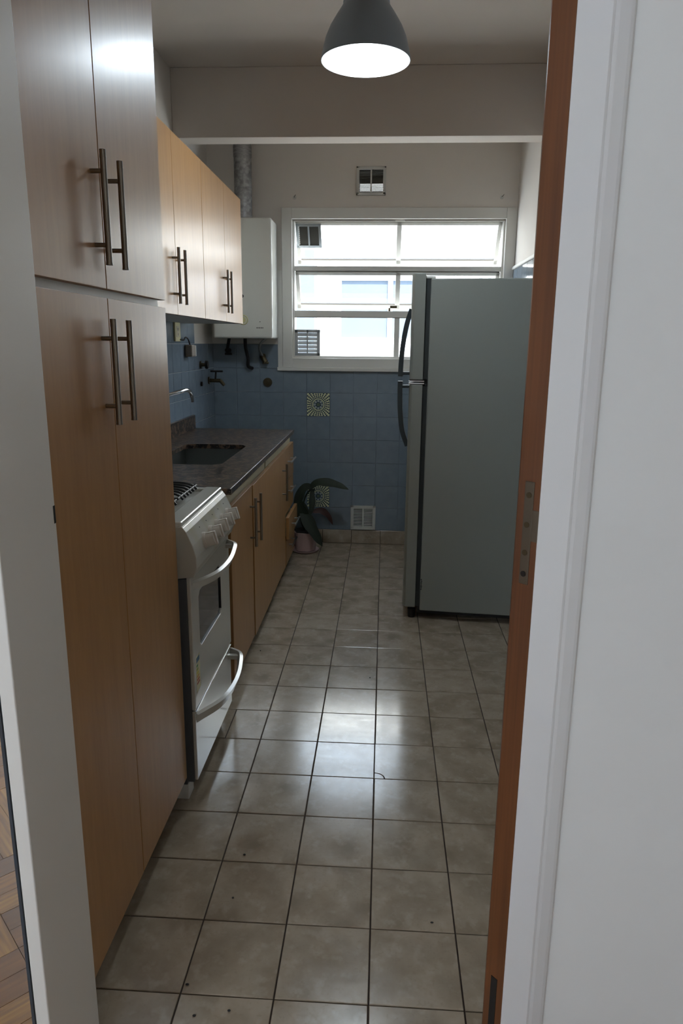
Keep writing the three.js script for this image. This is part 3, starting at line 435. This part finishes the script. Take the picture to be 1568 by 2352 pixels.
// ---------------------------------------------------------------- water heater, flue and its connections
{ const t = thing('water_heater', 'white wall-hung gas water heater with metal flue', 'water heater', [-0.88, 1.375, 0.12]);
  part('case', box(-1.068, -0.694, 1.375, 2.082, 0.018, 0.245, 0.014, 3), M.heater, t);
  part('flue', [cyl(0.053, 0.053, [-0.882, 2.08, 0.13], [-0.882, CEIL, 0.13], 32), cyl(0.056, 0.056, [-0.882, 2.08, 0.13], [-0.882, 2.10, 0.13], 32), cyl(0.0555, 0.0555, [-0.882, 2.44, 0.13], [-0.882, 2.5, 0.13], 32)], M.galv, t);
  part('sight_hole', ball(0.03, [-0.90, 1.628, 0.245], 1, 0.55, 0.25), M.black, t);
  part('dial', [flat(new THREE.TorusGeometry(0.027, 0.0035, 8, 32)).translate(-0.876, 1.487, 0.2465), cyl(0.018, 0.018, [-0.876, 1.487, 0.244], [-0.876, 1.487, 0.249], 24)], M.ivory, t);
  const dk = [-0.795, -0.789, -0.782, -0.776, -0.769, -0.763, -0.757]; part('nameplate', dk.map((x, i) => box(x, x + (i % 2 ? 0.0042 : 0.005), 1.4365, 1.4425, 0.2445, 0.2458)), M.ventDark, t);
  part('lamp_dot', cyl(0.003, 0.003, [-0.772, 1.476, 0.244], [-0.772, 1.476, 0.2465], 10), M.ventDark, t);
  part('gas_pipe', tube([[-0.895, 1.378, 0.10], [-0.895, 1.32, 0.09], [-0.885, 1.25, 0.07], [-0.888, 1.20, 0.05], [-0.872, 1.187, 0.02], [-0.868, 1.186, 0.012]], 0.011, 30, 10), M.rubber, t);
  part('water_hose', tube([[-0.755, 1.378, 0.12], [-0.79, 1.345, 0.12], [-0.806, 1.305, 0.09], [-0.795, 1.272, 0.05], [-0.785, 1.262, 0.03]], 0.008, 26, 10), M.steel, t);
  part('stop_valve', [cyl(0.013, 0.013, [-0.79, 1.268, 0.007], [-0.79, 1.268, 0.05], 14), cyl(0.018, 0.018, [-0.80, 1.27, 0.035], [-0.775, 1.225, 0.04], 12), box(-0.795, -0.755, 1.215, 1.228, 0.03, 0.05, 0.003)], M.brass, t);
  part('inlet_valve', [cyl(0.014, 0.014, [-1.02, 1.30, 0.007], [-1.02, 1.30, 0.08], 14), cyl(0.01, 0.01, [-1.02, 1.30, 0.075], [-1.0, 1.378, 0.09], 12), box(-1.04, -0.995, 1.27, 1.286, 0.04, 0.056, 0.003)], M.rubber, t);
}
{ const t = thing('wall_rosette', 'round dark metal rosette on the blue tiles below the water heater', 'rosette', [-0.768, 1.095, 0.0085]); part('flange', cyl(0.03, 0.027, [-0.768, 1.095, 0.0085], [-0.768, 1.095, 0.018], 24), M.brass, t); part('nut', cyl(0.012, 0.012, [-0.768, 1.095, 0.018], [-0.768, 1.095, 0.028], 6), M.brass, t); }
{ const t = thing('shutoff_tap', 'dark lever shut-off tap low on the left blue tiles', 'tap', [XL + 0.0065, 1.11, 0.16]); part('valve_body', [cyl(0.024, 0.024, [XL + 0.0065, 1.11, 0.16], [XL + 0.014, 1.11, 0.16], 20), cyl(0.012, 0.012, [XL + 0.012, 1.11, 0.16], [XL + 0.085, 1.11, 0.16], 14), cyl(0.012, 0.010, [XL + 0.08, 1.112, 0.16], [XL + 0.105, 1.08, 0.15], 12)], M.brass, t); part('lever', [cyl(0.006, 0.006, [XL + 0.05, 1.11, 0.16], [XL + 0.055, 1.165, 0.16], 10), box(XL + 0.02, XL + 0.10, 1.163, 1.175, 0.15, 0.17, 0.004)], M.rubber, t); }
{ const t = thing('stop_tap', 'dark round-handled stop tap above the lever tap', 'tap', [XL + 0.0065, 1.215, 0.36]); part('valve_body', [cyl(0.022, 0.022, [XL + 0.0065, 1.215, 0.36], [XL + 0.013, 1.215, 0.36], 20), cyl(0.011, 0.011, [XL + 0.012, 1.215, 0.36], [XL + 0.04, 1.215, 0.36], 14)], M.brass, t); part('hand_wheel', [cyl(0.026, 0.023, [XL + 0.04, 1.215, 0.36], [XL + 0.056, 1.215, 0.36], 8)], M.rubber, t); }
solo('pipe_plug', 'small dark plug in the left tiles beside the lever tap', 'cap', cyl(0.016, 0.013, [XL + 0.0065, 1.098, 0.36], [XL + 0.018, 1.098, 0.36], 6), M.rubber);
{ const t = thing('power_socket', 'yellowed power socket under the wall cabinet', 'socket', [XL + 0.0065, 1.40, 0.85]); part('cover', box(XL + 0.0065, XL + 0.017, 1.352, 1.456, 0.80, 0.90, 0.004), M.ivory, t); part('insert', [box(XL + 0.016, XL + 0.0185, 1.375, 1.433, 0.822, 0.878, 0.001)], M.ivoryRail, t); part('slots', [box(XL + 0.018, XL + 0.0192, 1.41, 1.424, 0.838, 0.842), box(XL + 0.018, XL + 0.0192, 1.41, 1.424, 0.858, 0.862), box(XL + 0.018, XL + 0.0192, 1.384, 1.396, 0.848, 0.852)], M.black, t); }
{ const t = thing('power_adaptor', 'grey plug adaptor hanging on its black cord by the socket', 'adaptor', [XL + 0.0065, 1.27, 0.66]); part('block', box(XL + 0.008, XL + 0.05, 1.268, 1.335, 0.625, 0.70, 0.008), M.adaptor = std({ color: 0x8b7f72, roughness: 0.5 }), t); part('face', box(XL + 0.03, XL + 0.052, 1.27, 1.332, 0.612, 0.626, 0.004), M.whitePlastic, t); part('cord', tube([[XL + 0.02, 1.362, 0.82], [XL + 0.03, 1.36, 0.79], [XL + 0.028, 1.375, 0.745], [XL + 0.03, 1.365, 0.70], [XL + 0.03, 1.335, 0.665]], 0.004, 26, 8), M.rubber, t); }

// ---------------------------------------------------------------- wall vents and hooks
{ const t = thing('high_vent', 'square metal louvre vent high above the window', 'vent', [-0.105, 2.248, 0]); const v = ventGeo(-0.197, -0.014, 2.247, 2.412, 0.0, 0.01, 17, -0.5, 0.018, 0.0072); part('frame', v.frame, M.ventWhite, t); for (const s of v.slats) part('slat', s, M.ventDark, t); for (const [x, y] of [[-0.193, 2.251], [-0.018, 2.251], [-0.193, 2.408], [-0.018, 2.408]]) part('screw', cyl(0.004, 0.004, [x, y, 0.0095], [x, y, 0.0115], 10), M.ventDark, t); part('duct_and_light_stops', [box(VX0, VX0 + 0.004, VY0, VY1, -0.2, 0), box(VX1 - 0.004, VX1, VY0, VY1, -0.2, 0), box(VX0, VX1, VY1 - 0.004, VY1, -0.2, 0), box(VX0, VX1, VY0, VY0 + 0.004, -0.2, 0), box(VX0, VX1, VY1 - 0.045, VY1, -0.19, -0.186), box(VX0, VX1, VY0, VY0 + 0.035, -0.19, -0.186)], M.ventDark, t); }  // duct end carries added strips that block light at top and bottom
{ const t = thing('floor_vent', 'square white louvre vent low on the blue tiled wall', 'vent', [-0.12, 0.105, 0.0065]); const v = ventGeo(-0.207, -0.036, 0.103, 0.271, 0.0085, 0.019, 12, -0.9, 0.021, 0.0072); part('frame', v.frame, M.ventWhite, t); for (const s of v.slats) part('slat', s, M.ventWhite, t); part('backing', box(-0.2, -0.043, 0.11, 0.264, 0.0078, 0.0092), M.black, t); }
for (const [x, w] of [[-0.584, 'above the left window casing'], [0.70, 'above the right window casing']]) { const t = thing('curtain_hook', 'small metal curtain rod bracket ' + (x < 0 ? 'above the window near the flue' : 'above the window near the right wall'), 'hook', [x, 2.237, 0], 'curtain rod brackets'); part('plate', cyl(0.012, 0.011, [x, 2.237, 0], [x, 2.237, 0.003], 16), M.ventWhite, t); part('hook', tube([[x, 2.237, 0.002], [x, 2.237, 0.016], [x + 0.004, 2.24, 0.024], [x + 0.01, 2.248, 0.024]], 0.0022, 14, 6), M.nickel, t); }

// ---------------------------------------------------------------- fridge
{ const t = thing('fridge', 'tall grey two-door fridge freezer with bowed dark handles', 'fridge', [0.205, 0, 1.37]); t.rotation.y = -0.09;
  const z0 = 0.74, z1 = 1.37, zd = 1.368, y1 = 1.655;
  part('body', box(0.205, 0.735, 0.045, y1 - 0.015, z0, z1, 0.006), M.fridge, t);
  part('gasket', [box(0.181, 0.207, 0.066, 1.158, z0 + 0.006, z1 - 0.006), box(0.181, 0.207, 1.192, y1 - 0.012, z0 + 0.006, z1 - 0.006)], M.gasket, t);
  const dr = (y0, yb) => { // slightly convex door
    const pts = [[0.179, -z1], [0.179, -z0], [0.135, -z0], [0.126, -z0 - 0.01]]; for (let i = 0; i <= 8; i++) { const s = i / 8; pts.push([0.122 - 0.012 * Math.sin(Math.PI * s), -z0 - 0.02 - s * (z1 - z0 - 0.04)]); } pts.push([0.126, -z1 + 0.01], [0.135, -z1]);
    const g = extrude(pts.reverse(), yb - y0 - 0.006, { bevel: 0.003 }); g.rotateX(-Math.PI / 2); g.translate(0, y0 + 0.003, 0); return metreUV(g); };
  const d1 = part('freezer_door', dr(1.187, y1 + 0.008), M.fridge, t), d2 = part('fridge_door', dr(0.062, 1.165), M.fridge, t);
  part('chrome_strip', [box(0.116, 0.19, 1.168, 1.173, z0 + 0.004, z1 - 0.002, 0.001), box(0.116, 0.19, 1.179, 1.184, z0 + 0.004, z1 - 0.002, 0.001)], M.chrome, t);
  part('handle', [strip([[0.118, 1.508, 1.31], [0.100, 1.45, 1.31], [0.084, 1.36, 1.31], [0.076, 1.27, 1.31], [0.074, 1.20, 1.31]], 0.024, 0.022, [0, 0, 1], 24, (s) => 0.35 + 0.65 * Math.min(1, s * 2.2)), box(0.074, 0.118, 1.208, 1.222, 1.30, 1.32, 0.003)], M.handleGrey, d1);
  part('handle', [strip([[0.074, 1.178, 1.31], [0.074, 1.12, 1.31], [0.078, 1.03, 1.31], [0.090, 0.94, 1.31], [0.116, 0.868, 1.31]], 0.024, 0.022, [0, 0, 1], 24, (s) => 0.35 + 0.65 * Math.min(1, (1 - s) * 2.2)), box(0.074, 0.118, 1.146, 1.16, 1.30, 1.32, 0.003)], M.handleGrey, d2);
  part('hinge_cap', [box(0.175, 0.225, y1 - 0.016, y1 - 0.004, 1.325, 1.365, 0.004)], M.whitePlastic, t); part('top_hinge', box(0.16, 0.2, y1 - 0.005, y1 + 0.012, 0.76, 0.80, 0.003), M.gasket, t); part('middle_hinge', cyl(0.008, 0.008, [0.196, 1.16, 1.35], [0.196, 1.19, 1.35], 10), M.gasket, t);
  part('serial_label', [0, 1, 2, 3, 4, 5, 6].map((k) => box(0.207 + (k % 2) * 0.0015, 0.2125 + (k % 3) * 0.001, 0.155 + k * 0.0085, 0.1605 + k * 0.0085, z1 - 0.0005, z1 + 0.0004)), M.gasket, t);
  for (const [x, z] of [[0.165, 1.34], [0.165, 0.77], [0.70, 1.34], [0.70, 0.77]]) part('foot', [cyl(0.018, 0.021, [x, 0, z], [x, 0.046, z], 14)], M.black, t);
  part('plinth', box(0.19, 0.72, 0.022, 0.06, z0 + 0.02, z1 - 0.03), M.black, t);
}

// ---------------------------------------------------------------- pendant lamp
{ const lx = -0.093, ly = 2.375, lz = 1.785, t = thing('pendant_lamp', 'grey metal bell pendant lamp with lit bulb under the ceiling', 'lamp', [lx, CEIL, lz]);
  const out = [[0.1665, 0], [0.1675, 0.004], [0.1665, 0.008], [0.161, 0.035], [0.150, 0.075], [0.134, 0.11], [0.112, 0.145], [0.093, 0.172], [0.083, 0.188]], inn = out.map(([r, y]) => [r - 0.003, y]).reverse();
  part('shade', lathe([...out, [0.080, 0.188]], [lx, ly, lz], 64), M.shade, t);
  part('shade_lining', lathe([...inn, [0.1665, 0]], [lx, ly, lz], 64), M.shadeIn, t);
  part('neck', lathe([[0.079, 0.186], [0.086, 0.186], [0.086, 0.194], [0.083, 0.196], [0.083, 0.202], [0.086, 0.204], [0.086, 0.212], [0.083, 0.214], [0.083, 0.30], [0.076, 0.31], [0.03, 0.312], [0.03, 0.345], [0, 0.345]], [lx, ly, lz], 48), M.shade, t);
  part('socket', cyl(0.02, 0.02, [lx, ly + 0.30, lz], [lx, ly + 0.15, lz], 20), M.whitePlastic, t);
  part('bulb', lathe([[0, 0.006], [0.02, 0.010], [0.034, 0.022], [0.04, 0.047], [0.037, 0.07], [0.026, 0.104], [0.021, 0.15]], [lx, ly, lz], 32), M.bulb, t);
  const p = new THREE.PointLight(new THREE.Color().setRGB(0.80, 0.91, 1.0), 0.95); p.name = 'bulb_light'; p.position.set(0, ly + 0.047 - CEIL, 0); p.castShadow = true; p.shadow.radius = 1.9; t.add(p);
}

// ---------------------------------------------------------------- potted plant behind the drawers
{ const px = -0.497, pz = 0.215, t = thing('plant_pot', 'small pink square flower pot with saucer on the floor', 'pot', [px, 0, pz]);
  const pot = flat(new THREE.CylinderGeometry(0.084, 0.07, 0.118, 6, 1)); pot.rotateY(0.35); pot.translate(px, 0.071, pz); part('pot', pot, M.pot, t);
  part('rim', flat(new THREE.CylinderGeometry(0.088, 0.086, 0.014, 6, 1)).rotateY(0.35).translate(px, 0.131, pz), M.pot, t);
  part('saucer', lathe([[0, 0], [0.078, 0], [0.092, 0.014], [0.089, 0.016], [0.076, 0.006], [0, 0.006]], [px, 0, pz], 32), M.pot, t);
  const f = thing('potted_plant', 'dark green drooping houseplant growing from the pink pot', 'plant', [px, 0.1385, pz]);
  part('soil', flat(new THREE.CylinderGeometry(0.08, 0.08, 0.006, 6)).rotateY(0.35).translate(px, 0.1415, pz), M.soil, f);
  const leaf = (pts, w, up, mat, fold = 0.25) => { const c = new THREE.CatmullRomCurve3(pts.map((p) => V(...p))), U0 = V(...up).normalize(), P = [], UV = [], I = [], n = 20;
    for (let i = 0; i <= n; i++) { const s = i / n, p = c.getPoint(s), Tn = c.getTangent(s), side = Tn.clone().cross(U0).normalize(), nm = side.clone().cross(Tn).normalize(), k = w * Math.pow(Math.sin(Math.PI * Math.min(1, 0.04 + s * 0.96)), 0.75) * (1 - 0.25 * s) * (1 + 0.06 * Math.sin(s * 17));
      for (const q of [-1, -0.5, 0, 0.5, 1]) { P.push(...p.clone().addScaledVector(side, q * k).addScaledVector(nm, Math.abs(q) * k * fold).toArray()); UV.push(q * 0.5 + 0.5, s); } }
    for (let i = 0; i < n; i++) for (let k = 0; k < 4; k++) { const a = i * 5 + k; I.push(a, a + 5, a + 1, a + 1, a + 5, a + 6); }
    const g = new THREE.BufferGeometry(); g.setAttribute('position', new THREE.Float32BufferAttribute(P, 3)); g.setAttribute('uv', new THREE.Float32BufferAttribute(UV, 2)); g.setIndex(I); g.computeVertexNormals(); const m = part('leaf', g, mat, f); return m; };
  const b = [px - 0.01, 0.14, pz];
  part('stem', [tube([b, [-0.515, 0.24, 0.21], [-0.50, 0.36, 0.21], [-0.455, 0.43, 0.21]], 0.006, 24, 8), tube([[px, 0.14, pz], [-0.48, 0.24, 0.2], [-0.45, 0.36, 0.2], [-0.44, 0.42, 0.2]], 0.005, 20, 8), tube([b, [-0.53, 0.25, 0.2], [-0.52, 0.33, 0.2]], 0.005, 16, 8)], M.leaf, f);
  leaf([[-0.47, 0.42, 0.21], [-0.42, 0.462, 0.22], [-0.34, 0.464, 0.23], [-0.27, 0.448, 0.23], [-0.21, 0.425, 0.23]], 0.038, [0.1, 0.75, 0.65], M.leaf);
  leaf([[-0.45, 0.44, 0.2], [-0.50, 0.43, 0.22], [-0.535, 0.36, 0.24], [-0.55, 0.27, 0.25], [-0.56, 0.2, 0.25]], 0.035, [-0.3, 0.2, 0.9], M.leaf);
  leaf([[-0.52, 0.33, 0.2], [-0.50, 0.27, 0.25], [-0.46, 0.20, 0.29], [-0.41, 0.12, 0.31], [-0.375, 0.06, 0.31]], 0.045, [0.2, 0.3, 0.9], M.leaf);
  leaf([[px, 0.15, pz], [-0.50, 0.24, 0.25], [-0.53, 0.33, 0.27], [-0.52, 0.40, 0.27]], 0.04, [0, 0.2, 1], M.leaf);
  leaf([[-0.455, 0.42, 0.2], [-0.45, 0.36, 0.23], [-0.452, 0.30, 0.25], [-0.47, 0.24, 0.26]], 0.024, [0.2, 0.1, 1], M.leaf);
  leaf([[-0.46, 0.26, 0.19], [-0.40, 0.265, 0.17], [-0.355, 0.235, 0.16], [-0.318, 0.165, 0.15]], 0.026, [0.2, 0.5, 0.8], M.leafRed);
}

// crumbs on the floor
for (const [x, z] of [[-0.391, 3.519], [-0.344, 3.269], [-0.345, 3.115], [-0.028, 2.041], [-0.288, 3.574], [-0.357, 3.59], [-0.525, 1.814], [0.147, 3.313]]) solo('floor_crumb', 'tiny dark crumb lying on the beige floor tiles', 'crumb', ball(0.0032, [x, 0.0018, z], rr(0.8, 1.5), 0.55, rr(0.7, 1.2), 7, 5), M.rubber, 'crumbs on the floor tiles');

scene.traverse((o) => { if (o.isMesh) { o.castShadow = o.receiveShadow = true; } });
renderer.render(scene, camera);
